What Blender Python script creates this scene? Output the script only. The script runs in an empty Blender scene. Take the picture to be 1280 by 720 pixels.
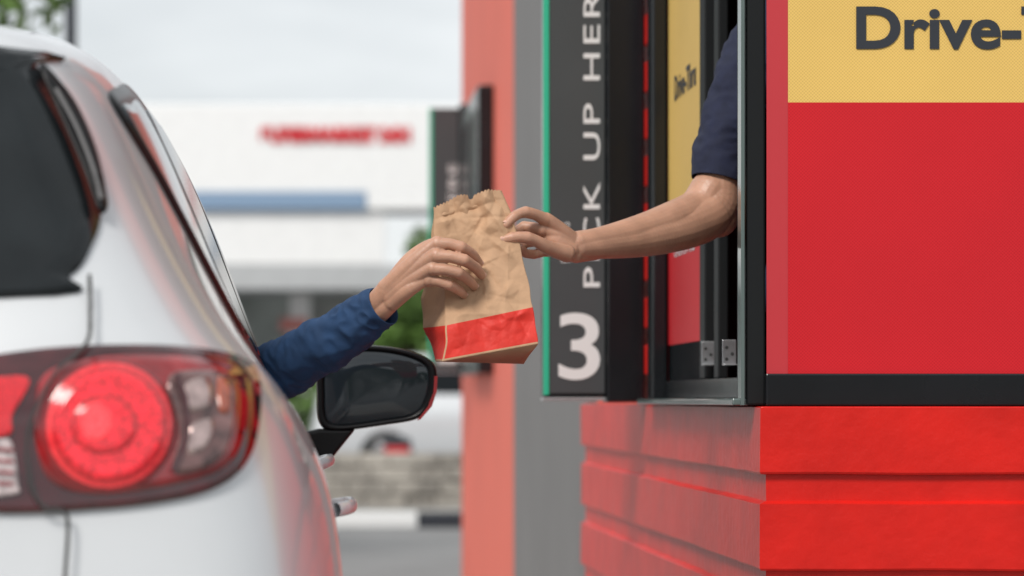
import bpy, bmesh, math, random
from mathutils import Vector, noise, Matrix
from mathutils.bvhtree import BVHTree
import numpy as np
random.seed(4)
EYE=1.08; F=4000.0
def S(u,v,d):
    """site survey reading (bearing u, elevation v, distance d) -> metres"""
    return Vector(((u-375)/F*d, d, EYE+(500-v)/F*d))
scene=bpy.context.scene
COL=scene.collection
# ---------------------------------------------------------------- materials
def mat(name,col,rough=.5,metal=0,bump=0,bscale=60,var=0,vscale=5,coat=0,sss=0,emit=0,ecol=None,spec=.5,pattern=None,trans=0,dist=.002,pointy=0):
    m=bpy.data.materials.new(name); m.use_nodes=True
    nt=m.node_tree; n=nt.nodes; l=nt.links; b=n['Principled BSDF']
    b.inputs['Base Color'].default_value=(*col,1); b.inputs['Roughness'].default_value=rough
    b.inputs['Metallic'].default_value=metal; b.inputs['Coat Weight'].default_value=coat
    b.inputs['Coat Roughness'].default_value=.04
    b.inputs['Specular IOR Level'].default_value=spec
    b.inputs['Transmission Weight'].default_value=trans
    if sss:
        b.inputs['Subsurface Weight'].default_value=sss
        b.inputs['Subsurface Radius'].default_value=(1,.3,.15); b.inputs['Subsurface Scale'].default_value=.008
    if emit:
        b.inputs['Emission Color'].default_value=(*(ecol or col),1); b.inputs['Emission Strength'].default_value=emit
    tc=n.new('ShaderNodeTexCoord')
    nz=n.new('ShaderNodeTexNoise'); nz.inputs['Scale'].default_value=vscale; nz.inputs['Detail'].default_value=6
    l.new(tc.outputs['Object'],nz.inputs['Vector'])
    mx=n.new('ShaderNodeMix'); mx.data_type='RGBA'
    mx.inputs[6].default_value=(*[c*(1-var) for c in col],1); mx.inputs[7].default_value=(*[min(1,c*(1+var)) for c in col],1)
    mr=n.new('ShaderNodeMapRange'); mr.inputs[1].default_value=.3; mr.inputs[2].default_value=.7
    l.new(nz.outputs['Fac'],mr.inputs[0]); l.new(mr.outputs[0],mx.inputs[0])
    out=mx.outputs[2]
    if pattern:
        sep=n.new('ShaderNodeSeparateXYZ'); l.new(tc.outputs['Object'],sep.inputs[0])
        k=2*math.pi/pattern; ss=[]
        for ax in (0,2):
            a=n.new('ShaderNodeMath'); a.operation='MULTIPLY'; a.inputs[1].default_value=k; l.new(sep.outputs[ax],a.inputs[0])
            s=n.new('ShaderNodeMath'); s.operation='SINE'; l.new(a.outputs[0],s.inputs[0]); ss.append(s)
        p=n.new('ShaderNodeMath'); p.operation='MULTIPLY'; l.new(ss[0].outputs[0],p.inputs[0]); l.new(ss[1].outputs[0],p.inputs[1])
        r=n.new('ShaderNodeMapRange'); r.inputs[1].default_value=-.2; r.inputs[2].default_value=.6; r.inputs[3].default_value=1.05; r.inputs[4].default_value=.78
        l.new(p.outputs[0],r.inputs[0])
        vm=n.new('ShaderNodeVectorMath'); vm.operation='SCALE'; l.new(out,vm.inputs[0]); l.new(r.outputs[0],vm.inputs['Scale'])
        out=vm.outputs[0]
    if pointy:  # crease shade and ridge light mixed into the base colour
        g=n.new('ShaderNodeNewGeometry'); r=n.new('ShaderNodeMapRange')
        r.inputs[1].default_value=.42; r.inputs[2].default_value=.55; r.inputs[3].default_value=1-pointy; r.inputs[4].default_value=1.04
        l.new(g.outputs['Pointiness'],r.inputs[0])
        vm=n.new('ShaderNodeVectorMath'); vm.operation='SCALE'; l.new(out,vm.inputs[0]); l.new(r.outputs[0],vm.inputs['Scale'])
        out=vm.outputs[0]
    l.new(out,b.inputs['Base Color'])
    if bump:
        n2=n.new('ShaderNodeTexNoise'); n2.inputs['Scale'].default_value=bscale; n2.inputs['Detail'].default_value=8
        l.new(tc.outputs['Object'],n2.inputs['Vector'])
        bp=n.new('ShaderNodeBump'); bp.inputs['Strength'].default_value=bump; bp.inputs['Distance'].default_value=dist
        l.new(n2.outputs['Fac'],bp.inputs['Height']); l.new(bp.outputs[0],b.inputs['Normal'])
    return m
PAINT=mat('pearl_paint',(.60,.615,.635),.34,.15,coat=.75,var=.015)
CGLASS=mat('tinted_glass',(.010,.012,.014),.10,spec=.10)
TRIM=mat('black_gloss_trim',(.008,.008,.009),.3,spec=.2)
RUBBER=mat('rubber',(.02,.02,.02),.75,bump=.3)
ALLOY=mat('alloy',(.5,.5,.52),.3,1)
SEAM=mat('panel_gap',(.03,.03,.03),.7)
RED=mat('siding_red_paint',(.63,.013,.008),.34,var=.12,vscale=7,bump=.45,bscale=38,dist=.004,spec=.38)
SALMON=mat('plaster_coral',(.76,.15,.10),.6,var=.05,vscale=1.5,bump=.2)
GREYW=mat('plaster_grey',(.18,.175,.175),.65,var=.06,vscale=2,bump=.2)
BLACK=mat('black_aluminium',(.009,.010,.012),.22,bump=.15,bscale=12,spec=.42,var=.2,dist=.005)
MBLACK=mat('black_rubber_seal',(.010,.011,.012),.5,spec=.2)
SIGNF=mat('sign_face_grey',(.058,.064,.068),.35,var=.06,vscale=4)
GREEN=mat('sign_green_edge',(.03,.45,.27),.4)
WHITE=mat('white_vinyl',(.72,.73,.73),.4)
PRED=mat('panel_red_mesh',(.58,.012,.020),.5,pattern=.0062,var=.08,vscale=1.8,spec=.28)
PYEL=mat('panel_yellow_mesh',(.76,.50,.14),.5,pattern=.0062,var=.06,vscale=2,spec=.3)
PINK=mat('panel_edge_red',(.50,.03,.04),.3,spec=.6)
DTEXT=mat('dark_lettering',(.022,.026,.035),.5)
GLASS=mat('edge_glass',(.12,.155,.15),.08,spec=.6)
STEEL=mat('bracket_steel',(.55,.56,.58),.35,.9,var=.1,vscale=60)
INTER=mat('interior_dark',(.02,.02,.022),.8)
KRAFT=mat('kraft_paper',(.49,.30,.178),.8,var=.09,vscale=25,bump=.6,bscale=110,dist=.0015)
KRED=mat('printed_red_paper',(.66,.026,.014),.6,var=.10,vscale=30,bump=.6,bscale=110,dist=.0015)
NAVY=mat('navy_knit',(.012,.016,.044),.85,bump=.6,bscale=500,var=.2,vscale=40)
BLUE=mat('blue_cotton',(.014,.048,.125),.85,bump=.6,bscale=500,var=.18,vscale=30)
ASPH=mat('asphalt',(.20,.20,.20),.85,bump=.5,bscale=80,var=.12,vscale=1.2)
CONC=mat('concrete',(.34,.33,.31),.85,bump=.4,bscale=30,var=.12,vscale=2)
STONE=mat('weathered_stone',(.30,.28,.25),.9,bump=.8,bscale=9,var=.45,vscale=3,dist=.03)
BWHITE=mat('shop_white',(.84,.84,.84),.5,var=.03)
BGREY=mat('shop_grey',(.45,.46,.47),.5,var=.05)
BBLUE=mat('shop_blue',(.22,.32,.46),.5)
BRED=mat('shop_red_letters',(.62,.03,.04),.5)
BPINK=mat('notice_faded_red',(.50,.16,.14),.6,var=.3,vscale=6)
SGL=mat('shop_glazing',(.36,.39,.38),.1,var=.5,vscale=.7)
LEAF=mat('foliage',(.09,.17,.03),.6,var=.5,vscale=1.5)
BARK=mat('bark',(.10,.07,.05),.9,bump=.6,bscale=20)
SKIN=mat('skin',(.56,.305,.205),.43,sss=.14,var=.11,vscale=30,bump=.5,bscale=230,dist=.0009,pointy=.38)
NAIL=mat('fingernail',(.64,.38,.29),.3,coat=.2)
HAIR=mat('hair',(.012,.01,.009),.6,bump=.6,bscale=150)
# ---------------------------------------------------------------- helpers
def empty(name):
    e=bpy.data.objects.new(name,None); COL.objects.link(e); return e
def mesh(name,verts,faces,m,parent=None,smooth=False):
    me=bpy.data.meshes.new(name); me.from_pydata([tuple(v) for v in verts],[],faces); me.update()
    o=bpy.data.objects.new(name,me); COL.objects.link(o)
    if isinstance(m,(list,tuple)):
        for k in m: me.materials.append(k)
    else: me.materials.append(m)
    if smooth: me.polygons.foreach_set('use_smooth',[True]*len(me.polygons))
    if parent: o.parent=parent
    return o
def fixn(o):
    bm=bmesh.new(); bm.from_mesh(o.data); bmesh.ops.recalc_face_normals(bm,faces=bm.faces); bm.to_mesh(o.data); bm.free()
def box(name,x0,x1,y0,y1,z0,z1,m,parent=None,bevel=.003):
    v=[(x,y,z) for x in (x0,x1) for y in (y0,y1) for z in (z0,z1)]
    f=[(0,1,3,2),(4,6,7,5),(0,4,5,1),(2,3,7,6),(0,2,6,4),(1,5,7,3)]
    o=mesh(name,v,f,m,parent); fixn(o)
    if bevel:
        b=o.modifiers.new('bev','BEVEL'); b.width=bevel; b.segments=2
    return o
def text(name,body,origin,U,V,w,h,m,parent,bold=.0,depth=.002,spacing=1.0):
    c=bpy.data.curves.new(name,'FONT'); c.body=body; c.size=1; c.offset=bold; c.space_character=spacing; c.resolution_u=6
    o=bpy.data.objects.new(name+'_tmp',c); COL.objects.link(o)
    dg=bpy.context.evaluated_depsgraph_get(); me=bpy.data.meshes.new_from_object(o.evaluated_get(dg))
    bpy.data.objects.remove(o)
    co=[v.co.copy() for v in me.vertices]
    x0=min(a.x for a in co);x1=max(a.x for a in co);y0=min(a.y for a in co);y1=max(a.y for a in co)
    U=Vector(U);V=Vector(V);N=U.cross(V)
    for v in me.vertices:
        a=(v.co.x-x0)/(x1-x0)*w; b=(v.co.y-y0)/(y1-y0)*h
        v.co=Vector(origin)+U*a+V*b+N*depth
    me.materials.clear(); me.materials.append(m); me.update()
    ob=bpy.data.objects.new(name,me); COL.objects.link(ob); ob.parent=parent; return ob
def catmull(P,n,closed=False):
    out=[];N=len(P)
    segs=N if closed else N-1
    for i in range(segs):
        if closed: a,b,c,d=P[(i-1)%N],P[i],P[(i+1)%N],P[(i+2)%N]
        else: a,b,c,d=P[max(i-1,0)],P[i],P[i+1],P[min(i+2,N-1)]
        for k in range(n):
            t=k/n
            out.append(.5*((2*b)+(c-a)*t+(2*a-5*b+4*c-d)*t*t+(3*b-a-3*c+d)*t**3))
    if not closed: out.append(P[-1].copy())
    return out
def smoothstep(a,b,x):
    t=max(0,min(1,(x-a)/(b-a))); return t*t*(3-2*t)
# ---------------------------------------------------------------- car
def interp(x,xs,ys):
    return float(np.interp(x,xs,ys))
U_ST=[.30,.8,1.4,2.0,2.5,3.0,3.35,3.9,4.3]
L=[ ([0]*9,[1.625,1.655,1.665,1.65,1.58,1.30,1.12,1.06,.93]),
    ([.35]*9,[1.615,1.645,1.655,1.64,1.57,1.29,1.12,1.055,.925]),
    ([.52,.54,.55,.55,.55,.60,.62,.6,.5],[1.59,1.615,1.625,1.605,1.54,1.27,1.115,1.05,.92]),
    ([.595,.615,.63,.64,.65,.70,.74,.72,.6],[1.535,1.55,1.555,1.54,1.47,1.24,1.105,1.03,.9]),
    ([.665,.69,.705,.715,.73,.76,.79,.76,.64],[1.36,1.36,1.36,1.36,1.32,1.18,1.09,1.01,.87]),
    ([.76,.78,.79,.795,.80,.80,.82,.79,.66],[1.18,1.155,1.135,1.12,1.11,1.10,1.07,.98,.84]),
    ([.835,.86,.86,.855,.855,.86,.86,.83,.7],[1.11,1.08,1.06,1.05,1.04,1.03,1.02,.92,.78]),
    ([.89,.925,.915,.91,.905,.91,.92,.88,.74],[.97,.95,.93,.92,.92,.92,.9,.8,.68]),
    ([.915,.945,.925,.915,.91,.92,.93,.9,.76],[.75]*9),
    ([.91,.94,.92,.91,.90,.92,.925,.89,.76],[.5]*9),
    ([.87,.88,.87,.86,.86,.88,.88,.85,.72],[.3]*9),
    ([.6]*8+[.55],[.22]*9), ([0]*9,[.22]*9)]
def rear_u(z,w):
    return interp(z,[.2,.35,.6,.72,.95,1.1,1.2,1.5,1.57,1.66],[.10,.03,.0,.03,.08,.10,.15,.30,.28,.36])+.07*(abs(w)/.9)**2.5
def car_body(parent,name,base_y,xc,paint):
    rings=[]
    zc=.92
    for sc,zs,du in [(.06,.06,0),(.35,.4,0),(.62,.7,0),(.80,.85,.0),(.88,.92,.012),(.945,.965,.06),(.985,.99,.17)]:
        r=[]
        for (ws,zz) in L:
            w=ws[0]*sc; z=zc+(zz[0]-zc)*zs
            r.append((w,rear_u(z,w)+du,z))
        rings.append(r)
    for k,u in enumerate(U_ST):
        r=[]
        for (ws,zz) in L:
            uu=u if k else max(.34,rear_u(zz[k],ws[k])+.26)
            r.append((ws[k],uu,zz[k]))
        rings.append(r)
    for sc,uu in [(.95,4.42),(.85,4.52),(.55,4.56),(.1,4.57)]:
        r=[]
        for (ws,zz) in L: r.append((ws[-1]*sc,uu-.05*(ws[-1]/.76)**2,.6+(zz[-1]-.6)*sc))
        rings.append(r)
    n=len(L); full=2*(n-1)
    verts=[];faces=[]
    for r in rings:
        loop=[( w,u,z) for (w,u,z) in r]+[(-w,u,z) for (w,u,z) in r[-2:0:-1]]
        verts+= [(xc+w,base_y+u,z) for (w,u,z) in loop]
    for i in range(len(rings)-1):
        for j in range(full):
            a=i*full+j;b=i*full+(j+1)%full
            faces.append((a,b,b+full,a+full))
    faces.append(tuple(range(full-1,-1,-1))); faces.append(tuple(range((len(rings)-1)*full,len(rings)*full)))
    o=mesh(name,verts,faces,paint,parent,True); fixn(o)
    s=o.modifiers.new('sub','SUBSURF'); s.levels=3; s.render_levels=3
    return o
car=empty('silver_suv_car')
XC=-.865; BY=3.86
body=car_body(car,'body_shell',BY,XC,PAINT)
dg=bpy.context.evaluated_depsgraph_get()
BVH=BVHTree.FromObject(body,dg)
def proj(p,axis,off):
    """p: (a,b). axis 'y': a=x b=z from the rear. axis 'x': a=y b=z from the right side"""
    if axis=='y': o=Vector((p[0],BY-2,p[1])); d=Vector((0,1,0))
    else: o=Vector((2,p[0],p[1])); d=Vector((-1,0,0))
    h=BVH.ray_cast(o,d)
    if h[0] is None: return None
    nrm=h[1]
    if nrm.dot(d)>0: nrm=-nrm
    return h[0]+nrm*off
def patch(name,pts,axis,off,m,parent=car,res=6,rings=10,center=None,edge=.006,corner=False):
    P=[Vector((p[0],p[1],0)) for p in pts]
    loop=catmull(P,res,True) if not corner else [P[i]+(P[(i+1)%len(P)]-P[i])*k/res for i in range(len(P)) for k in range(res)]
    c=Vector((center[0],center[1],0)) if center else sum(loop,Vector())/len(loop)
    vs=[];N=len(loop);last=None
    def pr(q,o):
        nonlocal last
        r=proj((q.x,q.y),axis,o)
        if r is None: r=last
        else: last=r
        return r
    vs.append(pr(c,off))
    for k in range(1,rings+1):
        for q in loop: vs.append(pr(c+(q-c)*k/rings,off))
    for q in loop: vs.append(pr(c+(q-c)*1.0,off-edge) )
    f=[]
    for j in range(N): f.append((0,1+j,1+(j+1)%N))
    for k in range(rings):
        for j in range(N):
            a=1+k*N+j;b=1+k*N+(j+1)%N
            f.append((a,a+N,b+N,b))
    o=mesh(name,vs,f,m,parent,True); fixn(o); return o
def strip(name,pts,axis,width,off,m,parent=car,closed=False):
    P=catmull([Vector((a,b,0)) for a,b in pts],10,closed); vs=[];f=[]
    for i,p in enumerate(P):
        t=(P[min(i+1,len(P)-1)]-P[max(i-1,0)]).normalized(); nn=Vector((-t.y,t.x,0))*width/2
        a=proj((p+nn)[:2],axis,off); b=proj((p-nn)[:2],axis,off)
        if a is None or b is None: continue
        vs+=[a,b]
    for i in range(len(vs)//2-1): f.append((2*i,2*i+1,2*i+3,2*i+2))
    o=mesh(name,vs,f,m,parent,True); fixn(o); return o
def R(u,v,d=4.0):
    p=S(u,v,d); return (p.x,p.z)
def mir(pts): return [(2*XC-a,b) for a,b in pts]
# rear window: symmetric outline
right=[R(-5,62,4.2),R(42,85,4.2),R(80,140,4.16),R(110,210,4.14),R(123,265,4.12),R(114,305,4.08),R(86,345,4.05),R(0,372,4.02)]
outl=right+mir(right)[::-1]
patch('rear_window',outl,'y',.006,mat('rear_glass',(.012,.015,.017),.10,spec=.32,var=.4,vscale=6),res=6,rings=16)
# tail lamps
LENSR=mat('lamp_red_lens',(.24,.003,.006),.10,coat=1,spec=.6,var=.45,vscale=22)
LENSD=mat('lamp_dark_red',(.05,.002,.004),.1,coat=1,var=.4,vscale=30)
CHROME=mat('lamp_chrome',(.45,.34,.32),.22,.8,var=.5,vscale=50)
AMBER=mat('lamp_amber',(.34,.07,.03),.2,coat=1,var=.5,vscale=60)
def lamp_glow(name,c1,c2,em,ctr,k,dist=2.5):
    m=mat(name,c1,.15,coat=1); nt=m.node_tree;n=nt.nodes;l=nt.links;b=n['Principled BSDF']
    tc=n.new('ShaderNodeTexCoord'); mp=n.new('ShaderNodeMapping'); mp.inputs['Location'].default_value=(-ctr[0],0,-ctr[1]); mp.inputs['Scale'].default_value=(1,0,1)
    l.new(tc.outputs['Object'],mp.inputs[0])
    w=n.new('ShaderNodeTexWave'); w.wave_type='RINGS'; w.rings_direction='SPHERICAL'; w.inputs['Scale'].default_value=k; w.inputs['Distortion'].default_value=dist; w.inputs['Detail Scale'].default_value=7; w.inputs['Detail'].default_value=3
    l.new(mp.outputs[0],w.inputs['Vector'])
    mx=n.new('ShaderNodeMix'); mx.data_type='RGBA'; mx.inputs[6].default_value=(*c1,1); mx.inputs[7].default_value=(*c2,1)
    l.new(w.outputs['Fac'],mx.inputs[0]); l.new(mx.outputs[2],b.inputs['Base Color']); l.new(mx.outputs[2],b.inputs['Emission Color']); b.inputs['Emission Strength'].default_value=em
    return m
for side in (0,1):
    t=(lambda p:p) if side==0 else mir
    sx='' if side==0 else '_far'
    outer=[R(-120,470),R(-40,452),R(60,438),R(150,434),R(240,438),R(300,452),R(317,480),R(316,540),R(300,585),R(262,613),R(190,629),R(100,637),R(0,640),R(-80,628),R(-125,560)]
    patch('tail_lamp_housing'+sx,t(outer),'y',.008,LENSD,rings=14,center=t([R(120,535)])[0])
    mid=[R(60,468),R(130,450),R(215,450),R(285,463),R(300,500),R(295,555),R(270,590),R(210,608),R(130,618),R(70,605),R(48,560),R(46,510)]
    patch('tail_lamp_lens'+sx,t(mid),'y',.011,LENSR,rings=8)
    cc=R(136,535)
    def circ(c,r,sq=1.0): return t([(c[0]+r*math.cos(a),c[1]+sq*r*math.sin(a)) for a in [i*math.pi/8 for i in range(16)]])
    cm=t([cc])[0]
    DK=lamp_glow('ring_dark_red'+sx,(.12,.001,.003),(.30,.004,.008),.05,cm,30,5)  # darker red for the outer ring and the grooves
    DK2=lamp_glow('bowl_dark_red'+sx,(.34,.002,.006),(.55,.006,.012),.2,cm,30,6)
    BR=lamp_glow('bowl_red'+sx,(.40,.003,.008),(.86,.012,.028),.38,cm,16,11)
    patch('lamp_ring'+sx,circ(cc,.082),'y',.013,DK)
    patch('lamp_rim'+sx,circ(cc,.076),'y',.0145,lamp_glow('rim_red'+sx,(.60,.010,.018),(.9,.04,.05),.3,cm,20,6))
    patch('lamp_groove'+sx,circ(cc,.071),'y',.0155,DK2)
    patch('lamp_bowl'+sx,circ(cc,.066),'y',.0165,BR)
    patch('lamp_inner_groove'+sx,circ(R(130,534),.041,.88),'y',.0175,DK2)
    patch('lamp_inner_ring'+sx,circ(R(130,534),.036,.86),'y',.0185,BR)
    patch('lamp_core'+sx,circ(R(120,530),.019,1.2),'y',.0195,lamp_glow('core_red'+sx,(.78,.012,.02),(.98,.07,.08),.5,t([R(126,530)])[0],40,9))
    AMB=mat('indicator_reflector'+sx,(.16,.08,.075),.2,.5,coat=1,var=.8,vscale=30)
    patch('indicator_reflector'+sx,t([R(205,480),R(240,470),R(280,480),R(284,520),R(276,565),R(250,588),R(214,590),R(222,540)]),'y',.0145,AMB)
    patch('reflector_facet'+sx,t([R(224,488),R(250,480),R(255,510),R(232,518)]),'y',.0165,CHROME,rings=3)
    patch('reflector_facet'+sx,t([R(262,480),R(274,486),R(276,520),R(265,516)]),'y',.0165,AMBER,rings=3)
    patch('reflector_facet'+sx,t([R(234,535),R(258,530),R(253,560),R(232,570)]),'y',.0165,CHROME,rings=3)
    strip('reflector_rib'+sx,t([R(214,475),R(226,510),R(228,550),R(214,592)]),'y',.007,.0175,LENSD)
    patch('inner_red'+sx,t([R(-60,480),R(0,475),R(38,478),R(18,520),R(12,545),R(-60,545)]),'y',.012,lamp_glow('inner_glow'+sx,(.34,.003,.008),(.72,.010,.018),.2,cm,40,6))
    RV=mat('reverse_lens'+sx,(.46,.38,.38),.2,coat=1,var=.5,vscale=90)
    patch('reverse_light'+sx,t([R(-60,552),R(0,550),R(18,556),R(26,605),R(20,618),R(-60,618)]),'y',.013,RV)
    for q in range(4):
        strip('reverse_rib'+sx,t([R(-55,562+q*14),R(-20,562+q*14),R(20,564+q*14)]),'y',.003,.0155,LENSR)
    gap=[R(108,352,4.05),R(109,400),R(106,437),R(72,470),R(44,520),R(36,560),R(42,610),R(60,636),R(86,645),R(85,720),R(80,800),R(60,860)]
    strip('tailgate_gap'+sx,t(gap),'y',.0050,.019,SEAM)
    patch('rear_window_fin'+sx,t([R(44,88,4.2),R(80,128,4.18),R(108,190,4.15),R(126,262,4.12),R(118,268,4.12),R(100,220,4.14),R(74,160,4.16)]),'y',.016,TRIM,rings=5)
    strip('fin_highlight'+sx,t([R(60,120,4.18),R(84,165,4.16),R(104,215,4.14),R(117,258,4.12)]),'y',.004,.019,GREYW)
# lower hatch / bumper
strip('bumper_gap',[(XC-.62,.66),(XC,.64),(XC+.62,.66)],'y',.006,.004,SEAM)
patch('licence_plate',[(XC-.26,.80),(XC+.26,.80),(XC+.26,.92),(XC-.26,.92)],'y',.008,WHITE,corner=True)
# side glass
def win(name,pts,off,m,corner=False):
    for s in (0,1):
        o=patch(name+('' if s==0 else '_far'),[(BY+a,b) for a,b in pts],'x',off,m,res=6,corner=corner)
        if s:
            for v in o.data.vertices: v.co.x=2*XC-v.co.x
            fixn(o)
win('window_surround',[(.53,1.487),(.7,1.525),(1.0,1.553),(1.6,1.560),(2.1,1.540),(2.5,1.465),(2.8,1.345),(3.08,1.20),(3.1,1.15),(2.6,1.14),(2.0,1.145),(1.4,1.155),(1.15,1.165),(.98,1.185),(.82,1.26),(.64,1.39)],.004,TRIM)
QG=mat('quarter_glass',(.035,.04,.045),.08,spec=.28)
win('quarter_glass',[(.58,1.477),(.7,1.498),(.92,1.51),(1.02,1.36),(1.08,1.195),(.99,1.21),(.84,1.28),(.68,1.39)],.007,QG)
win('rear_door_glass',[(1.0,1.51),(1.3,1.522),(1.62,1.52),(1.72,1.36),(1.78,1.175),(1.4,1.18),(1.14,1.19),(1.08,1.36)],.007,CGLASS)
win('front_door_glass',[(1.74,1.51),(2.05,1.495),(2.4,1.435),(2.7,1.335),(2.98,1.20),(2.9,1.165),(2.4,1.165),(1.88,1.17),(1.82,1.36)],.007,CGLASS)
for s in (0,1):
    obs=[strip('door_gap',[(BY+a,b) for a,b in [(1.0,1.16),(1.02,1.0),(1.16,.8),(1.3,.55),(1.32,.35)]],'x',.006,.002,SEAM),
         strip('door_gap',[(BY+a,b) for a,b in [(1.83,1.15),(1.87,.9),(1.88,.35)]],'x',.006,.002,SEAM),
         strip('door_gap',[(BY+a,b) for a,b in [(3.02,1.13),(3.05,.9),(3.0,.35)]],'x',.006,.002,SEAM)]
    for (ya,zz) in ((1.30,.905),(2.25,.955)):
        hp=[]
        vs=[];fs=[];n=10
        for i in range(13):
            tt=i/12; yy=ya-.10+.20*tt; out=.006+.030*math.sin(math.pi*tt)**.5; rr=.012
            q=proj((BY+yy,zz),'x',out)
            for k in range(n):
                a=2*math.pi*k/n; vs.append(q+Vector((rr*.7*math.cos(a),0,rr*math.sin(a))))
        for i in range(12):
            for k in range(n): fs.append((i*n+k,i*n+(k+1)%n,(i+1)*n+(k+1)%n,(i+1)*n+k))
        o=mesh('door_handle',vs,fs,PAINT,car,True); fixn(o); obs.append(o)
        obs.append(patch('handle_cup',[(BY+ya+.055*math.cos(a),zz+.03*math.sin(a)) for a in [i*math.pi/5 for i in range(10)]],'x',.002,SEAM))
    if s:
        for o in obs:
            for v in o.data.vertices: v.co.x=2*XC-v.co.x
# wheels
def wheel(cx,cy,out):
    prof=[(.20,.0),(.24,.04),(.25,.09),(.30,.105),(.345,.09),(.36,.05),(.36,-.05),(.345,-.10),(.25,-.10)]
    n=40;vs=[];fs=[]
    for i in range(n):
        a=2*math.pi*i/n
        for r,w in prof: vs.append((cx+out*w,cy+r*math.cos(a),.36+r*math.sin(a)))
    k=len(prof)
    for i in range(n):
        for j in range(k-1): fs.append((i*k+j,i*k+j+1,((i+1)%n)*k+j+1,((i+1)%n)*k+j))
    o=mesh('tyre',vs,fs,RUBBER,car,True); fixn(o)
    vs=[];fs=[]
    for s in range(7):
        a=2*math.pi*s/7
        for (r,hw,w) in ((.03,.03,.075),(.24,.022,.06)):
            for sg in (-1,1):
                ca,sa=math.cos(a),math.sin(a)
                vs.append((cx+out*w,cy+r*ca-sg*hw*sa,.36+r*sa+sg*hw*ca)); vs.append((cx+out*(w-.03),cy+r*ca-sg*hw*sa,.36+r*sa+sg*hw*ca))
        b=s*8
        for q in [(0,2,6,4),(1,5,7,3),(0,4,5,1),(2,3,7,6)]: fs.append(tuple(b+i for i in q))
    mesh('rim',vs,fs,ALLOY,car)
for cy in (BY+.98,BY+3.62):
    for sg in (1,-1):
        wheel(XC+sg*.84,cy,sg)
        o=patch('wheel_arch',[(cy+.42*math.cos(a),.36+.42*math.sin(a)) for a in [math.radians(-15+i*210/14) for i in range(15)]],'x',.004,RUBBER,center=(cy,.4))
        if sg<0:
            for v in o.data.vertices: v.co.x=2*XC-v.co.x
# wing mirror
def wing_mirror(flip):
    O=[S(u,v,6.62) for u,v in [(397,492),(398,462),(412,441),(450,432),(500,436),(536,449),(546,468),(541,500),(524,522),(480,531),(420,538),(400,528)]]
    c=sum(O,Vector())/len(O); loop=catmull(O,6,True); N=len(loop)
    def ring(s,dy): return [Vector((c.x+(p.x-c.x)*s,c.y+dy,c.z+(p.z-c.z)*s)) for p in loop]
    def loft(name,rr,m,cap=True):
        vs=sum(rr,[]);f=[]
        for k in range(len(rr)-1):
            for j in range(N): f.append((k*N+j,k*N+(j+1)%N,(k+1)*N+(j+1)%N,(k+1)*N+j))
        if cap: f.append(tuple(range((len(rr)-1)*N,len(rr)*N)))
        o=mesh(name,vs,f,m,car,True); fixn(o)
        if flip:
            for v in o.data.vertices: v.co.x=2*XC-v.co.x
        return o
    loft('mirror_housing',[ring(.86,.012),ring(.90,.0),ring(.96,-.004),ring(1,.006),ring(1.015,.03),ring(.97,.07),ring(.82,.11),ring(.5,.135),ring(.1,.14)],TRIM)
    loft('mirror_glass',[ring(.885,.007),ring(.84,.004),ring(.4,.003),ring(.02,.003)],mat('mirror_glass',(.014,.019,.024),.06,coat=.3,spec=.5))
    A=[S(u,v,6.62) for u,v in [(398,536),(445,536),(432,552),(408,582),(385,580),(380,540)]]
    vs=[a+Vector((0,-.0,0)) for a in A]+[a+Vector((0,.09,0)) for a in A]
    f=[tuple(range(6)),tuple(range(11,5,-1))]+[(i,(i+1)%6,6+(i+1)%6,6+i) for i in range(6)]
    o=mesh('mirror_arm',vs,f,TRIM,car); fixn(o); b=o.modifiers.new('b','BEVEL'); b.width=.008; b.segments=3
    if flip:
        for v in o.data.vertices: v.co.x=2*XC-v.co.x
    red=[S(u,v,6.61) for u,v in [(543,470),(547,470),(546,490),(540,508),(526,524),(521,526),(535,508),(542,490)]]
    o=mesh('indicator_reflection',[p+Vector((0,.004,0)) for p in red],[tuple(range(8))],LENSR,car)  # turn signal reflection painted on as a flat red patch
    if flip:
        for v in o.data.vertices: v.co.x=2*XC-v.co.x
wing_mirror(0); wing_mirror(1)
# ---------------------------------------------------------------- restaurant
rest=empty('drive_thru_restaurant')
# shiplap siding
ztop=1.068
x0,y0,y1,x1=.848,5.9,9.66,4.2
levels=[]
zz=ztop
while zz>0.0:
    levels+= [(zz-.002,0),(zz-.121,0),(zz-.1245,.002),(zz-.126,.013),(max(zz-.174,-.02),.014)]
    zz-=.178
vs=[];fs=[]
def wob(p): return 0.0018*noise.noise(p*6)
nl=60; nf=50
path=[Vector((x0,y1+(y0-y1)*i/nl,0)) for i in range(nl+1)]+[Vector((x0+(x1-x0)*i/nf,y0,0)) for i in range(1,nf+1)]
for (zq,ins) in levels:
    for i,p in enumerate(path):
        q=Vector((p.x,p.y,zq))
        if i<=nl: q.x+=ins
        if i>=nl: q.y+=ins
        q+=Vector((wob(q),wob(q+Vector((3,3,3))),wob(q+Vector((9,3,3)))))
        vs.append(q)
W=len(path)
for k in range(len(levels)-1):
    for i in range(W-1): fs.append((k*W+i,k*W+i+1,(k+1)*W+i+1,(k+1)*W+i))
mesh('shiplap_siding',vs,fs,RED,rest)
box('siding_cap',x0+.001,x1,y0+.001,y1,ztop-.03,ztop,RED,rest,bevel=.004)
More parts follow.
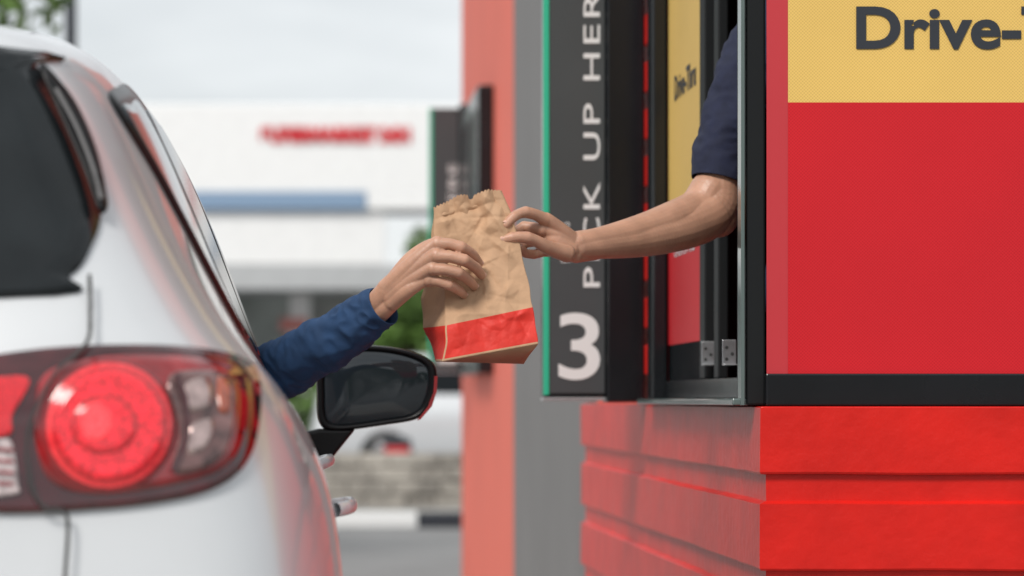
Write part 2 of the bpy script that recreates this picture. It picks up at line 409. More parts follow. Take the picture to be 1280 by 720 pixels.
# corner panel box
box('black_sill',S(957,0,5.95).x,x1,5.945,6.2,ztop+.001,S(0,467,5.95).z,BLACK,rest,bevel=.003)
zy=S(0,128,5.95).z
xe=S(985,0,5.95).x; xp=S(959,0,5.95).x
sign=empty('drive_thru_wall_sign')
mesh('red_panel',[(xe,5.95,S(0,467,5.95).z),(x1,5.95,S(0,467,5.95).z),(x1,5.95,zy),(xe,5.95,zy)],[(0,1,2,3)],PRED,sign)
mesh('yellow_panel',[(xe,5.95,zy),(x1,5.95,zy),(x1,5.95,2.15),(xe,5.95,2.15)],[(0,1,2,3)],PYEL,sign)
box('panel_backing',xe,x1,5.953,6.05,S(0,467,5.95).z+.001,2.15,PRED,sign,bevel=0)
o=text('lettering','Drive-Thru',(S(1070,0,5.95).x,5.949,S(0,62,5.95).z),(1,0,0),(0,0,1),.545,.080,DTEXT,sign,bold=.028,depth=.001)
mesh('panel_edge_trim',[(xp,5.958,S(0,467,5.95).z),(xe,5.951,S(0,467,5.95).z),(xe,5.951,2.9),(xp,5.958,2.9)],[(0,1,2,3)],PINK,rest)
box('upper_wall',xe,x1,5.96,6.2,2.151,3.1,SALMON,rest,bevel=0)
# near post + glass
box('window_post',S(930,0,6.0).x,xp-.001,5.965,6.06,1.07,2.9,MBLACK,rest,bevel=.004)
box('post_rear',S(936,0,6.0).x,xp-.001,6.061,6.16,1.07,2.9,MBLACK,rest,bevel=.002)
box('sliding_glass_edge',S(924,0,5.98).x,S(928.5,0,5.98).x,5.955,6.0,1.07,2.9,GLASS,rest,bevel=.001)
# sill ledge
box('window_sill',S(948,0,6.05).x-.06,.95,5.97,7.66,1.070,1.083,GLASS,rest,bevel=.003)
box('sill_upstand',.866,.90,6.17,7.57,1.0835,1.125,BLACK,rest,bevel=.002)
# far post, head, poster pane
box('window_post_far',.835,.8715,7.585,7.70,1.07,2.9,BLACK,rest,bevel=.006)
box('window_frame_mid',.872,.905,6.90,6.985,1.125,2.9,MBLACK,rest,bevel=.004)
box('window_frame_sash',.878,.90,6.72,6.79,1.125,2.9,MBLACK,rest,bevel=.004)
box('window_head',.84,.92,5.97,7.7,2.3,2.9,BLACK,rest,bevel=.004)
pa=[7.58,6.987]
zp=S(0,255,7.2).z; zb=S(0,428,7.2).z
poster=empty('window_poster')
mesh('poster_yellow',[(.873,pa[0],zp),(.873,pa[1],zp),(.873,pa[1],2.3),(.873,pa[0],2.3)],[(0,1,2,3)],PYEL,poster)
mesh('poster_red',[(.873,pa[0],zb),(.873,pa[1],zb),(.873,pa[1],zp),(.873,pa[0],zp)],[(0,1,2,3)],PRED,poster)
text('poster_title','Drive-Thru',(.8725,7.45,S(0,127,7.45).z),(0,-1,0),(0,0,1),.40,.058,DTEXT,poster,bold=.02,depth=.001)
text('poster_note','OPEN 24 HRS',(.8725,7.45,S(0,322,7.45).z),(0,-1,0),(0,0,1),.38,.022,WHITE,poster,bold=.02,depth=.001)
mesh('lower_pane',[(.874,pa[0],1.125),(.874,pa[1],1.125),(.874,pa[1],zb),(.874,pa[0],zb)],[(0,1,2,3)],CGLASS,rest)
# red wall strip with hinge knuckles
box('wall_strip',.851,.93,7.701,7.93,1.07,3.1,RED,rest,bevel=.003)
for i in range(14):
    zq=1.14+i*.115
    box('hinge_knuckle',.842,.853,7.77,7.83,zq,zq+.075,RED,rest,bevel=.004)
# brackets
for (u,d) in ((877,6.86),(903,6.42)):
    c=S(u,457,d); vs=[]
    w=.028;h=.052
    box('steel_bracket',c.x,c.x+w,d,d+.003,c.z,c.z+h,STEEL,rest,bevel=.001)
    box('steel_bracket_foot',c.x,c.x+w,d-.03,d-.0005,c.z,c.z+.003,STEEL,rest,bevel=.001)
    for (a,b) in ((.3,.25),(.7,.45),(.3,.7)):
        vs=[(c.x+w*a+.0035*math.cos(q),d-.0012,c.z+h*b+.0035*math.sin(q)) for q in [i*math.pi/5 for i in range(10)]]
        mesh('bracket_hole',vs,[tuple(range(10))],SEAM,rest)
# interior
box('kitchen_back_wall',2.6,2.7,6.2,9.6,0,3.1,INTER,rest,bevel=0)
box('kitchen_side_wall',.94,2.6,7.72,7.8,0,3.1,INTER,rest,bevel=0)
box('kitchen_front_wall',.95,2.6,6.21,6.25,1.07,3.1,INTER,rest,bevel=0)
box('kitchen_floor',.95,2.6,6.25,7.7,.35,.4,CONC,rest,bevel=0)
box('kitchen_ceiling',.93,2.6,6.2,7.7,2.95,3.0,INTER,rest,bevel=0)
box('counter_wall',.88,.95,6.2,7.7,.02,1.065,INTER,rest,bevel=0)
# far walls
box('wall_section_red',.90,4.2,7.94,9.69,1.07,3.1,SALMON,rest,bevel=0)
box('grey_pilaster',.868,5.5,9.70,13.0,0,4.2,GREYW,rest,bevel=.004)
box('coral_wall',.872,5.5,13.002,17.25,0,4.6,SALMON,rest,bevel=.004)
box('roof_slab',.86,4.3,5.9,9.68,3.102,3.35,BLACK,rest,bevel=.01)
# pickup signs
def pick_sign(D,zbot,ztp,num):
    e=empty('pickup_sign')
    xl=S(680,0,7.85).x; xf=S(757,0,7.85).x; xr=S(805,0,7.85).x
    sh=0 if D<10 else .06
    box('sign_body',xl,xf,D+.006,D+.09,zbot+.012,ztp,BLACK,e,bevel=.003)
    box('face_panel',xl+.014,xf-.002,D,D+.005,zbot+.022,ztp-.005,SIGNF,e,bevel=.001)
    box('green_edge',xl-.002,xl+.0125,D-.002,D+.005,zbot+.018,ztp,GREEN,e,bevel=.001)
    box('bottom_trim',xl-.002,xf,D-.003,D+.08,zbot+.004,zbot+.0115,STEEL,e,bevel=.001)
    box('gloss_housing',xf+.001,xr+sh,D-.02,D+.12,zbot,ztp+.02,BLACK,e,bevel=.006)
    s=7.85/F
    text('numeral',num,(xl+18*s,D-.001,zbot+28*s),(1,0,0),(0,0,1),52*s,84*s,WHITE,e,bold=.012,depth=.001)
    text('lettering','PICK UP HERE',(xl+70*s,D-.001,zbot+144*s),(0,0,1),(-1,0,0),400*s,21*s,WHITE,e,bold=.004,depth=.001,spacing=1.15)
    text('small_lettering',"PARTNERS",(xl+32*s,D-.001,zbot+175*s),(0,0,1),(-1,0,0),50*s,11*s,WHITE,e,depth=.001)
    return e
pick_sign(7.85,S(0,503,7.85).z,2.55,'3')
e2=pick_sign(16.3,S(0,467,16.3).z,S(0,135,16.3).z,'2'); e2.name='pickup_sign.001'
for c in e2.children:
    for v in c.data.vertices: v.co.x+=.062
box('second_window_frame',.80,.873,14.4,15.9,1.2,2.50,BLACK,rest,bevel=.01)
box('second_window_glass',.798,.7995,14.55,15.75,1.3,2.4,CGLASS,rest,bevel=0)
# ---------------------------------------------------------------- people
def ico():
    bm=bmesh.new(); bmesh.ops.create_icosphere(bm,subdivisions=3,radius=1)
    v=np.array([x.co[:] for x in bm.verts]); f=np.array([[q.index for q in p.verts] for p in bm.faces]); bm.free(); return v,f
IV,IF=ico()
def flesh(name,chains,m,parent,voxel=.0015,iters=6,fac=.5,step=.13):
    V=[];Fc=[];n=0
    for ch in chains:
        for i in range(len(ch)-1):
            p0,r0=ch[i];p1,r1=ch[i+1]
            d=(p1-p0).length; st=max(1,int(d/(min(r0,r1)*step)))
            for k in range(st+1):
                t=k/st; c=p0.lerp(p1,t); r=r0+(r1-r0)*t
                V.append(IV*r+np.array(c)); Fc.append(IF+n); n+=len(IV)
    V=np.concatenate(V);Fc=np.concatenate(Fc)
    o=mesh(name,V.tolist(),Fc.tolist(),m,parent,True)
    r=o.modifiers.new('rm','REMESH'); r.mode='VOXEL'; r.voxel_size=voxel; r.use_smooth_shade=True
    s=o.modifiers.new('sm','SMOOTH'); s.factor=fac; s.iterations=iters
    return o
def C(*pts): return [(S(u,v,d),r) for (u,v,d,r) in pts]
def CS(*pts,n=4):
    P=catmull([Vector((u,v,d)) for (u,v,d,r) in pts],n); Rr=catmull([Vector((r,0,0)) for (u,v,d,r) in pts],n)
    return [(S(p.x,p.y,p.z),q.x) for p,q in zip(P,Rr)]
def nail(tip,prev,out,parent,r=.0052):
    ax=(tip-prev).normalized(); o=(out-ax*out.dot(ax)).normalized(); s=ax.cross(o)
    vs=[];fs=[];n=14
    for k in range(4):
        q=k/3
        for j in range(n):
            a=2*math.pi*j/n
            x=math.cos(a)*q; y=math.sin(a)*q
            dome=(1-.55*y*y)*.0012*(1.0 if k<3 else .3)
            vs.append(tip+ax*(x*r*1.25)+s*(y*r)+o*(dome-.0022*y*y))
    for k in range(3):
        for j in range(n): fs.append((k*n+j,k*n+(j+1)%n,(k+1)*n+(j+1)%n,(k+1)*n+j))
    ob=mesh('fingernail',vs,fs,NAIL,parent,True); fixn(ob)
def tube(name,pts,m,parent,fold,n=96,per=20,cuff=True,seed=0,skew=.35):
    P=catmull([S(u,v,d) for u,v,d,r in pts],per); Rr=[q.x for q in catmull([Vector((r,0,0)) for u,v,d,r in pts],per)]
    vs=[];N=len(P);cum=0
    for i in range(N):
        t=(P[min(i+1,N-1)]-P[max(i-1,0)]).normalized()
        a=t.cross(Vector((0,1,0))).normalized(); b=t.cross(a)
        if i: cum+=(P[i]-P[i-1]).length
        for j in range(n):
            th=2*math.pi*j/n
            c2=cum+skew*.05*math.cos(th+1)
            w1=noise.noise(Vector((c2*17+seed,math.cos(th)*.8,math.sin(th)*.8)))
            w2=noise.noise(Vector((c2*46+seed,math.cos(th)*1.5,math.sin(th)*1.5+5)))
            w3=(1-abs(w2)*2.2)*.5
            dr=fold*(w1+.7*w3)
            ed=min(1,(N-1-i)/14); dr*=.12+.88*ed
            vs.append(P[i]+(a*math.cos(th)+b*math.sin(th))*(Rr[i]+dr))
    if cuff:
        t=(P[-1]-P[-2]).normalized(); base=(N-1)*n
        for s,back in ((.98,.0015),(.95,.0),(.93,-.02)):
            for j in range(n): vs.append(P[-1]+(vs[base+j]-P[-1])*s+t*back)
    f=[];rings=len(vs)//n
    for i in range(rings-1):
        for j in range(n): f.append((i*n+j,i*n+(j+1)%n,(i+1)*n+(j+1)%n,(i+1)*n+j))
    o=mesh(name,vs,f,m,parent,True); fixn(o); return o
driver=empty('car_driver')
ch=[CS((458,396,6.075,.022),(470,379,6.05,.0215),(482,364,6.035,.0200)), CS((462,401,6.075,.021),(476,388,6.05,.021),(489,376,6.038,.0195))]
mc=[((483,360),(547,305),6.000),((485,364),(546,320),5.990),((487,370),(541,336),5.992),((490,377),(535,350),6.003)]
for (a,b,d) in mc:
    ch.append(CS((a[0],a[1],6.032,.0180),((a[0]+b[0])/2,(a[1]+b[1])/2-3,6.010,.0150),(b[0]-4,b[1],d+.002,.0125),(b[0],b[1],d,.0133)))
ch.append(CS((488,366,6.045,.021),(512,342,6.036,.025),(534,326,6.025,.020)))
fing=[[(547,305,6.000,.0130),(562,305,5.996,.0110),(576,309,5.995,.0116),(584,313,6.006,.0102),(591,319,6.022,.0104),(599,329,6.047,.0084)],
      [(546,320,5.990,.0132),(563,321,5.985,.0112),(580,325,5.984,.0119),(588,330,5.998,.0103),(595,335,6.015,.0105),(602,344,6.043,.0085)],
      [(541,336,5.992,.0128),(557,337,5.987,.0108),(573,341,5.987,.0115),(581,346,6.001,.0100),(587,351,6.018,.0101),(593,358,6.043,.0082)],
      [(535,350,6.003,.0117),(548,352,5.999,.0100),(561,356,6.000,.0105),(569,360,6.010,.0091),(575,364,6.024,.0092),(580,369,6.043,.0074)]]
for fg in fing: ch.append(C(*fg))
ch.append(CS((494,350,6.045,.018),(515,324,6.05,.0165),(538,307,6.08,.013),(556,304,6.125,.0105),(580,308,6.13,.009)))
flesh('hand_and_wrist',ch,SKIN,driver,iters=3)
for fg in fing:
    a=S(*fg[-2][:3]);b=S(*fg[-1][:3]); out=Vector((.75,-.6,.25))
    ax=(b-a).normalized(); o=(out-ax*out.dot(ax)).normalized()
    nail(b+o*(fg[-1][3]-.0010)-ax*.004,a,out,driver,fg[-1][3]*.62)
tube('sleeve',[(240,520,6.30,.075),(285,500,6.28,.066),(325,478,6.25,.058),(355,461,6.22,.056),(395,436,6.16,.053),(440,408,6.10,.046),(466,392,6.07,.0415),(479,383,6.055,.0395)],BLUE,driver,.0095,seed=3)
def figure(parent,cx,cy,zh,facing,shirt):
    """upper body of a standing/seated person, zh = top of the head"""
    f=Vector(facing).normalized(); s=f.cross(Vector((0,0,1)))
    o=Vector((cx,cy,zh))
    T=lambda a,b,c:o+f*a+s*b+Vector((0,0,c))
    flesh('torso',[[(T(0,0,-.34),.06),(T(0,0,-.45),.10),(T(0,0,-.62),.12),(T(0,0,-.85),.11)],[(T(0,-.16,-.38),.06),(T(0,.16,-.38),.06)],
        [(T(0,-.10,-.45),.095),(T(0,-.08,-.85),.09)],[(T(0,.10,-.45),.095),(T(0,.08,-.85),.09)],
        [(T(0,.17,-.39),.06),(T(.02,.22,-.62),.048),(T(.1,.2,-.8),.04)]],shirt,parent,.008,4)
    flesh('head',[[(T(0,0,-.34),.055),(T(0,0,-.22),.055)],[(T(0,0,-.10),.085),(T(.01,0,-.13),.078)],[(T(.035,0,-.19),.045),(T(.03,0,-.2),.045)],
        [(T(.09,0,-.11),.010),(T(.108,0,-.145),.014)],[(T(0,.08,-.12),.016),(T(0,.085,-.13),.014)],[(T(0,-.08,-.12),.016),(T(0,-.085,-.13),.014)],
        [(T(.082,.02,-.183),.009),(T(.082,-.02,-.183),.009)]],SKIN,parent,.004,4)
    for sg in (-1,1):
        flesh('eye',[[(T(.078,.03*sg,-.115),.011),(T(.079,.03*sg,-.115),.011)]],WHITE,parent,.002,1)
        flesh('iris',[[(T(.086,.03*sg,-.115),.005),(T(.087,.03*sg,-.115),.005)]],HAIR,parent,.0015,1)
    flesh('hair',[[(T(-.015,0,-.085),.092),(T(-.03,0,-.11),.085)],[(T(.02,0,-.055),.075),(T(0,0,-.06),.08)]],HAIR,parent,.005,3)
figure(driver,-.50,6.15,1.50,(0,1,0),BLUE)
worker=empty('restaurant_worker')
ch=[CS((915,150,6.40,.050),(903,205,6.38,.047),(897,235,6.37,.047),(892,262,6.355,.048),(868,278,6.33,.0475),(830,291,6.29,.042),(790,300,6.25,.035),(750,306,6.20,.0275),(724,309,6.172,.0235)),
    CS((888,240,6.36,.043),(872,262,6.345,.042),(840,276,6.30,.0385),(800,289,6.26,.033),(750,300,6.20,.0255),(722,303,6.17,.0225)),
    CS((893,262,6.36,.043),(898,272,6.36,.040)),
    CS((745,309,6.20,.0245),(720,315,6.175,.0215))]
mc=[((718,303),(681,274),6.130),((718,306),(677,287),6.138),((718,311),(677,300),6.152),((718,317),(683,313),6.168)]
for (a,b,d) in mc:
    ch.append(CS((a[0],a[1],6.168,.0180),((a[0]+b[0])/2,(a[1]+b[1])/2-2,6.148,.0146),(b[0]+3,b[1],d+.002,.0122),(b[0],b[1],d,.0128)))
ch.append(CS((712,312,6.16,.02),(695,302,6.15,.020),(684,295,6.15,.016)))
wf=[[(681,274,6.130,.0128),(669,268,6.115,.0108),(657,265,6.103,.0113),(649,267,6.094,.0098),(642,271,6.085,.0101),(632,281,6.078,.0081)],
    [(677,287,6.138,.0122),(655,283,6.150,.0106),(643,291,6.152,.0098),(634,299,6.150,.0083)],
    [(677,300,6.152,.0117),(658,303,6.165,.0102),(648,309,6.160,.0094),(642,312,6.150,.0080)],
    [(683,313,6.168,.0107),(667,318,6.165,.0094),(657,317,6.155,.0086),(652,311,6.145,.0074)],
    [(708,317,6.140,.0170),(694,313,6.122,.0148),(682,308,6.105,.0132),(670,301,6.090,.0113),(659,297,6.080,.0120),(648,296,6.074,.0103),(640,297,6.074,.0109),(628,300,6.077,.0084)]]
for fg in wf: ch.append(C(*fg))
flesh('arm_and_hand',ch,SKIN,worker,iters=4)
for k,out in ((0,(-.3,-.6,.8)),(4,(-.2,-.9,.35))):
    fg=wf[k]; a=S(*fg[-2][:3]);b=S(*fg[-1][:3]); o=Vector(out); ax=(b-a).normalized(); oo=(o-ax*o.dot(ax)).normalized()
    nail(b+oo*(fg[-1][3]-.0008)-ax*.004,a,o,worker,fg[-1][3]*.66)
tube('short_sleeve',[(1010,20,6.52,.085),(960,60,6.45,.078),(928,120,6.41,.066),(908,175,6.385,.057),(897,226,6.37,.053)],NAVY,worker,.0095,seed=11)
figure(worker,1.13,6.56,2.10,(-1,-.15,0),NAVY)
# ---------------------------------------------------------------- paper bag
bag=empty('paper_takeaway_bag')
ts=[0,.20,.40,.60,.80,.92,1.0]
FL=[(554,452,6.00),(557,407,6.015),(557,370,6.045),(549,330,6.068),(543,288,6.085),(541,268,6.092),(541,257,6.095)]
FR=[(672,430,6.02),(667,384,6.035),(658,345,6.055),(651,310,6.07),(640,270,6.082),(632,248,6.09),(627,236,6.093)]
BL=[(546,452,6.11),(529,410,6.11),(527,372,6.11),(537,332,6.105),(541,290,6.10),(541,268,6.098),(541,258,6.099)]
BR=[(655,455,6.13),(655,392,6.13),(650,350,6.125),(648,312,6.115),(639,272,6.10),(631,248,6.098),(627,237,6.097)]
def ip(tab,t): 
    return Vector([interp(t,ts,[q[k] for q in tab]) for k in range(3)])
NF,NS,NH=100,12,150
def crumple(x,y,seed,sc):
    q=Vector((x*sc,y*sc,seed)); d,_=noise.voronoi(q,distance_metric='DISTANCE',exponent=2.5)
    return d[1]-d[0]
rnd=random.Random(12)
CR=[]
for i in range(46):
    cx=rnd.random();cy=rnd.random()*.95; a=rnd.choice([rnd.gauss(0,.35),rnd.gauss(1.1,.5),rnd.gauss(-.9,.4)]); ln=rnd.uniform(.08,.32)
    CR.append((cx,cy,math.cos(a),math.sin(a),ln,rnd.choice((-1,1))*rnd.uniform(.0012,.0040),rnd.uniform(.02,.05)))
CR+= [(.5,.55,1,.15,.5,.0045,.05),(.45,.72,.8,.6,.4,-.004,.05),(.8,.5,.25,.97,.4,.0045,.05),(.25,.82,.3,-.95,.25,.004,.05),(.55,.30,.95,-.3,.4,-.0035,.05),(.7,.88,.2,.98,.2,.005,.04),(.5,.90,1,.05,.5,-.006,.03)]
def creases(s,t):
    r=0
    for cx,cy,ca,sa,ln,dp,wd in CR:
        dx=(s-cx)*.62; dy=t-cy
        al=dx*ca+dy*sa; ac=-dx*sa+dy*ca
        if abs(al)<ln:
            r+=dp*(1-(al/ln)**2)*math.exp(-abs(ac)/wd)
    return r
vs=[];mm=[];loopn=2*NF+2*NS;tags=[]
for h in range(NH+1):
    t=h/NH; a,b,c,d=[ip(T,t) for T in (FL,FR,BR,BL)]
    ring=[]
    for i in range(NF): ring.append((a.lerp(b,i/NF),'f',i/NF))
    for i in range(NS): ring.append((b.lerp(c,i/NS),'r',i/NS))
    for i in range(NF): ring.append((c.lerp(d,i/NF),'b',i/NF))
    for i in range(NS): ring.append((d.lerp(a,i/NS),'l',i/NS))
    tags=[(q[1],q[2]) for q in ring]
    for (p,side,s) in ring:
        u,v,dd=p
        sl=s if side=='f' else (1-s if side=='b' else (1 if side=='r' else 0))
        topw=smoothstep(.86,1,t)
        v+=topw*(interp(sl,[0,.18,.38,.5,.56,.62,.8,1],[3,0,-5,-3,5,-1,-3,2]))
        if t>.985 and side in 'fb': v+=.8*(1 if int(sl*40)%2 else -1)
        w=S(u,v,dd)
        edge=min(1,6*min(s,1-s)+.12)
        amp=edge*(1-.45*smoothstep(.85,1,t))*(smoothstep(0,.12,t)*.6+.4)
        X=w.x;Z=w.z
        k1=crumple(X+.3*Z,Z,1.3,13)-.35; k2=crumple(X-.2*Z,Z+.3*X,7.7,31)-.35
        big=noise.noise(Vector((X*9,Z*9,2.0)))
        disp=amp*(.0088*k1+.0042*k2+.010*big+1.3*creases(sl if side!='b' else sl+.37,t))
        if side=='b': disp*=-.8
        if side in 'rl':
            w.x+= (-1 if side=='r' else 1)*.020*math.sin(math.pi*s)*smoothstep(.15,.6,t); disp*=.4
        w.y-=disp
        w.x+=.004*noise.noise(Vector((Z*24,X*4,5)))
        if side in 'fb': w.y+=.006*math.sin(sl*19+3*t)*smoothstep(.5,.95,t)*(1 if side=='f' else .7)
        vs.append(w)
fs=[]
for h in range(NH):
    for j in range(loopn):
        fs.append((h*loopn+j,h*loopn+(j+1)%loopn,(h+1)*loopn+(j+1)%loopn,(h+1)*loopn+j))
        sd_,s_=tags[j]; seam=(sd_=='f' and s_<.012)
        mm.append(1 if (.012<(h/NH)<.20 and not seam) else 0)
fs.append(tuple(range(loopn-1,-1,-1))); mm.append(0)
o=mesh('bag_shell',vs,fs,[KRAFT,KRED],bag,False); fixn(o)
o.data.polygons.foreach_set('material_index',mm)
o.data.polygons.foreach_set('use_smooth',[True]*len(fs))
# ---------------------------------------------------------------- setting
mesh('ground',[(-400,-200,0),(400,-200,0),(400,900,0),(-400,900,0)],[(0,1,2,3)],ASPH)
mesh('drive_lane',[(-6,-10,.004),(.8,-10,.004),(.8,17,.004),(-6,17,.004)],[(0,1,2,3)],CONC)
kerb=empty('kerb')
for i in range(40):
    box('kerb_stone',-20+i*1.0,-20+i*1.0+.992,27.0,27.25,0,.13,(WHITE if (i%4)!=1 else DTEXT) ,kerb,bevel=.015)
box('pavement',-60,60,27.26,28.75,0,.11,CONC,bevel=0)
sw=empty('stone_wall')
box('wall_core',-25,25,28.84,29.1,.11,.60,STONE,sw,bevel=0)
for r in range(4):
    x=-10+random.random()*.3
    while x<10:
        w=random.uniform(.22,.5); z0=.112+r*.125
        d=random.uniform(0,.035)
        box('stone',x,x+w-.012,28.80-d,28.838,z0,z0+.113,STONE,sw,bevel=.01); x+=w
# shop building
shop=empty('shop_building'); D=60
def sx(u): return (u-375)/F*D
def sz(v): return EYE+(500-v)/F*D
box('fascia',-14,9,D,D+8,sz(240),sz(130),BWHITE,shop,bevel=.03)
box('blue_stripe',-6,sx(458),D-.05,D+1,sz(262),sz(240)-.002,BBLUE,shop,bevel=.02)
box('soffit_white',sx(458)+.01,9,D-.02,D+1,sz(262),sz(240)-.002,BWHITE,shop,bevel=.02)
box('lower_wall',-10,sx(482),D+.1,D+7,sz(330),sz(262)-.01,BWHITE,shop,bevel=.02)
box('cream_band',-10,sx(500),D+.05,D+7,sz(362),sz(330)-.01,BGREY,shop,bevel=.02)
box('shop_glass',-10,9,D+3,D+3.1,0,sz(362)-.01,SGL,shop,bevel=0)
for i in range(9):
    box('column',-9+i*2.2,-8.6+i*2.2,D+1.3,D+1.7,0,sz(362)-.02,BWHITE,shop,bevel=.02)
text('shop_lettering','SUPERMARKET 24H',(sx(325),D-.02,sz(179)),(1,0,0),(0,0,1),sx(513)-sx(325),.31,BRED,shop,bold=.09,depth=.02)
box('notice_board',sx(350),sx(385),D+1.0,D+1.1,sz(412),sz(396),BPINK,shop,bevel=.01)
def leaves(name,clumps,n,size,parent=None,m=None):
    vs=[];fs=[]
    for i in range(n):
        c,r=random.choice(clumps)
        d=Vector((random.gauss(0,1),random.gauss(0,1),random.gauss(0,1))).normalized()*r*random.random()**.4
        p=Vector(c)+d; a=Vector((random.gauss(0,1),random.gauss(0,1),random.gauss(0,1))).normalized(); b=a.orthogonal().normalized()
        s=size*random.uniform(.6,1.4); k=len(vs)
        vs+=[p-a*s,p+b*s*.45,p+a*s,p-b*s*.45]; fs.append((k,k+1,k+2,k+3))
    return mesh(name,vs,fs,m or LEAF,parent)
def tree(base,h,cr,nc,n,size):
    e=empty('leafy_tree'); b=Vector(base); cl=[]
    vs=[];fs=[];m=10
    def limb(p0,p1,r0,r1):
        t=(p1-p0).normalized();a=t.orthogonal().normalized();c=t.cross(a);k=len(vs)
        for p,r in ((p0,r0),(p0.lerp(p1,.5)+a*r0*.5,(r0+r1)/2),(p1,r1)):
            for j in range(m): q=2*math.pi*j/m; vs.append(p+(a*math.cos(q)+c*math.sin(q))*r)
        for i in range(2):
            for j in range(m): fs.append((k+i*m+j,k+i*m+(j+1)%m,k+(i+1)*m+(j+1)%m,k+(i+1)*m+j))
    top=b+Vector((0,0,h*.55)); limb(b,top,h*.035,h*.02)
    for i in range(nc):
        d=Vector((random.gauss(0,1),random.gauss(0,1),random.gauss(0,.7))).normalized()*cr*random.uniform(.4,1)
        c=b+Vector((0,0,h*.72))+d; cl.append((c,cr*random.uniform(.22,.42))); limb(top,c,h*.012,h*.003)
    o=mesh('trunk_and_limbs',vs,fs,BARK,e,True); fixn(o)
    leaves('crown',cl,n,size,e)
tree((-3.72,20,0),5.2,1.75,28,14000,.075)
tree((sx(500),50,0),3.1,.75,14,2600,.09)
tree((sx(565),57,0),4.4,1.2,14,3000,.12)
leaves('hedge',[((sx(300)+i*.35,46+random.uniform(-.4,.4),.8+random.uniform(-.5,.7)),.5) for i in range(18)],5500,.09)
# unseen tree belt, added behind and beside the lane to darken reflections
belt=[]
for i in range(44):
    x=-48+i*2.3; belt.append(((x,-34+random.uniform(-2,2),2.2+random.uniform(-1,1.2)),2.3)); belt.append(((x+1,-35+random.uniform(-2,2),5.0+random.uniform(-1.2,1.6)),1.9))
for i in range(16):
    y=-32+i*2.4; belt.append(((-30+random.uniform(-2,2),y,2.2+random.uniform(-1,1)),2.3)); belt.append(((-31,y+1,4.4+random.uniform(-1,1.2)),1.8))
leaves('added_reflection_trees',belt,26000,.42)
lp=empty('street_lamp'); P=S(88,60,30)
box('pole',P.x-.055,P.x+.055,30,30.11,0,9,DTEXT,lp,bevel=.02); box('arm',P.x-1.2,P.x-.06,30.02,30.08,8.7,8.8,DTEXT,lp,bevel=.01); box('lamp_head',P.x-1.7,P.x-1.1,29.95,30.15,8.62,8.7,BGREY,lp,bevel=.02)
# distant car (side on)
c2=empty('white_hatchback_car')
b2=car_body(c2,'body_shell',0,0,PAINT)
dg=bpy.context.evaluated_depsgraph_get(); keep=BVH; BVH=BVHTree.FromObject(b2,dg); by,xc=BY,XC; BY,XC=0,0
patch('side_windows',[(a,b) for a,b in [(.45,1.46),(1.0,1.53),(2.1,1.51),(2.8,1.33),(3.05,1.17),(2.0,1.15),(1.0,1.17),(.7,1.25)]],'x',.006,CGLASS,parent=c2)
for a in (.98,3.62):
    patch('wheel_arch',[(a+.34*math.cos(q),.36+.34*math.sin(q)) for q in [i*math.pi/6 for i in range(12)]],'x',.01,RUBBER,parent=c2)
    patch('hubcap',[(a+.2*math.cos(q),.36+.2*math.sin(q)) for q in [i*math.pi/6 for i in range(12)]],'x',.02,ALLOY,parent=c2)
BVH=keep;BY,XC=by,xc
c2.rotation_euler=(0,0,math.radians(-90)); c2.location=(.1,41,0)
rb=empty('red_litter_bin'); box('bin_body',.85,1.1,32,32.35,.0,.62,BRED,rb,bevel=.03); box('bin_lid',.83,1.12,31.98,32.37,.621,.70,DTEXT,rb,bevel=.03)
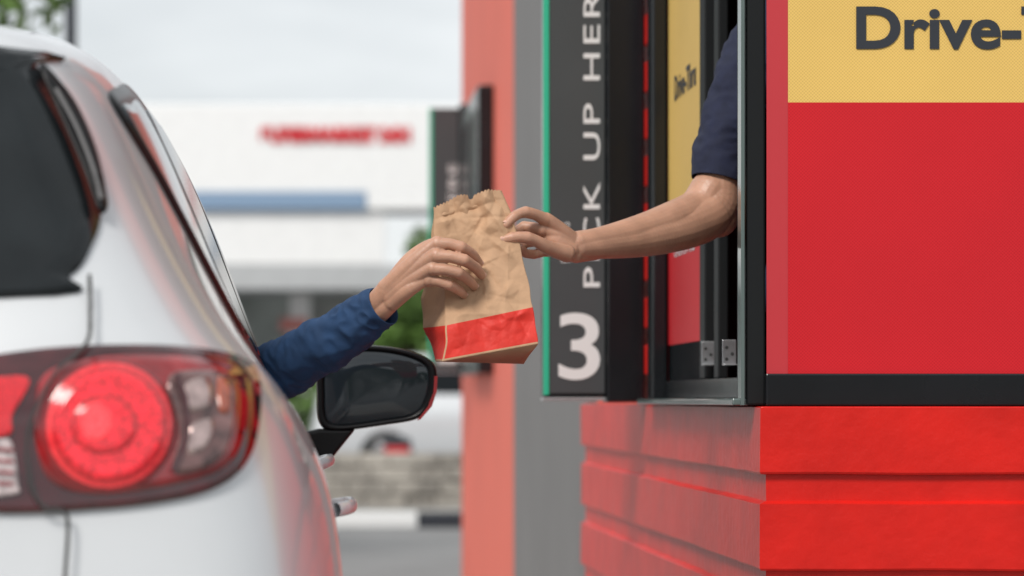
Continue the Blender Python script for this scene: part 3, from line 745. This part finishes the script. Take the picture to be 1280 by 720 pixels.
# ---------------------------------------------------------------- light, world, camera
w=bpy.data.worlds.new('World'); scene.world=w; w.use_nodes=True; nt=w.node_tree; n=nt.nodes; l=nt.links
bg=n['Background']; sky=n.new('ShaderNodeTexSky'); sky.sky_type='NISHITA'; sky.sun_disc=False
el,az=math.radians(44),math.radians(212)
sky.sun_elevation=el; sky.sun_rotation=az
tc=n.new('ShaderNodeTexCoord'); mp=n.new('ShaderNodeMapping'); mp.inputs['Scale'].default_value=(1,1,3.5); l.new(tc.outputs['Generated'],mp.inputs[0])
nz=n.new('ShaderNodeTexNoise'); nz.inputs['Scale'].default_value=5; nz.inputs['Detail'].default_value=6; nz.inputs['Roughness'].default_value=.5; l.new(mp.outputs[0],nz.inputs['Vector'])
cr=n.new('ShaderNodeMapRange'); cr.inputs[1].default_value=.3; cr.inputs[2].default_value=.7; l.new(nz.outputs['Fac'],cr.inputs[0])
cl=n.new('ShaderNodeMix'); cl.data_type='RGBA'; cl.inputs[6].default_value=(5.8,6.1,6.3,1); cl.inputs[7].default_value=(8.8,9.0,9.1,1); l.new(cr.outputs[0],cl.inputs[0])
mx=n.new('ShaderNodeMix'); mx.data_type='RGBA'; mx.inputs[0].default_value=.9; l.new(sky.outputs[0],mx.inputs[6]); l.new(cl.outputs[2],mx.inputs[7])
l.new(mx.outputs[2],bg.inputs[0]); bg.inputs[1].default_value=.115
sd=bpy.data.lights.new('sun','SUN'); sd.energy=2.8; sd.angle=math.radians(16); sd.color=(1,.96,.9)
so=bpy.data.objects.new('sun',sd); COL.objects.link(so)
dirv=Vector((math.sin(az)*math.cos(el),math.cos(az)*math.cos(el),math.sin(el)))
so.rotation_euler=dirv.to_track_quat('Z','Y').to_euler()
cd=bpy.data.cameras.new('camera'); cam=bpy.data.objects.new('camera',cd); COL.objects.link(cam)
cam.location=(0,0,EYE); cam.rotation_euler=(math.radians(90),0,0)
cd.lens=F/1280*36; cd.sensor_width=36; cd.shift_x=265/1280; cd.shift_y=140/1280; cd.clip_end=2000; cd.clip_start=.05
cd.dof.use_dof=True; cd.dof.focus_distance=5.85; cd.dof.aperture_fstop=3.7
scene.camera=cam
scene.view_settings.view_transform='Standard'; scene.view_settings.look='None'; scene.view_settings.exposure=0
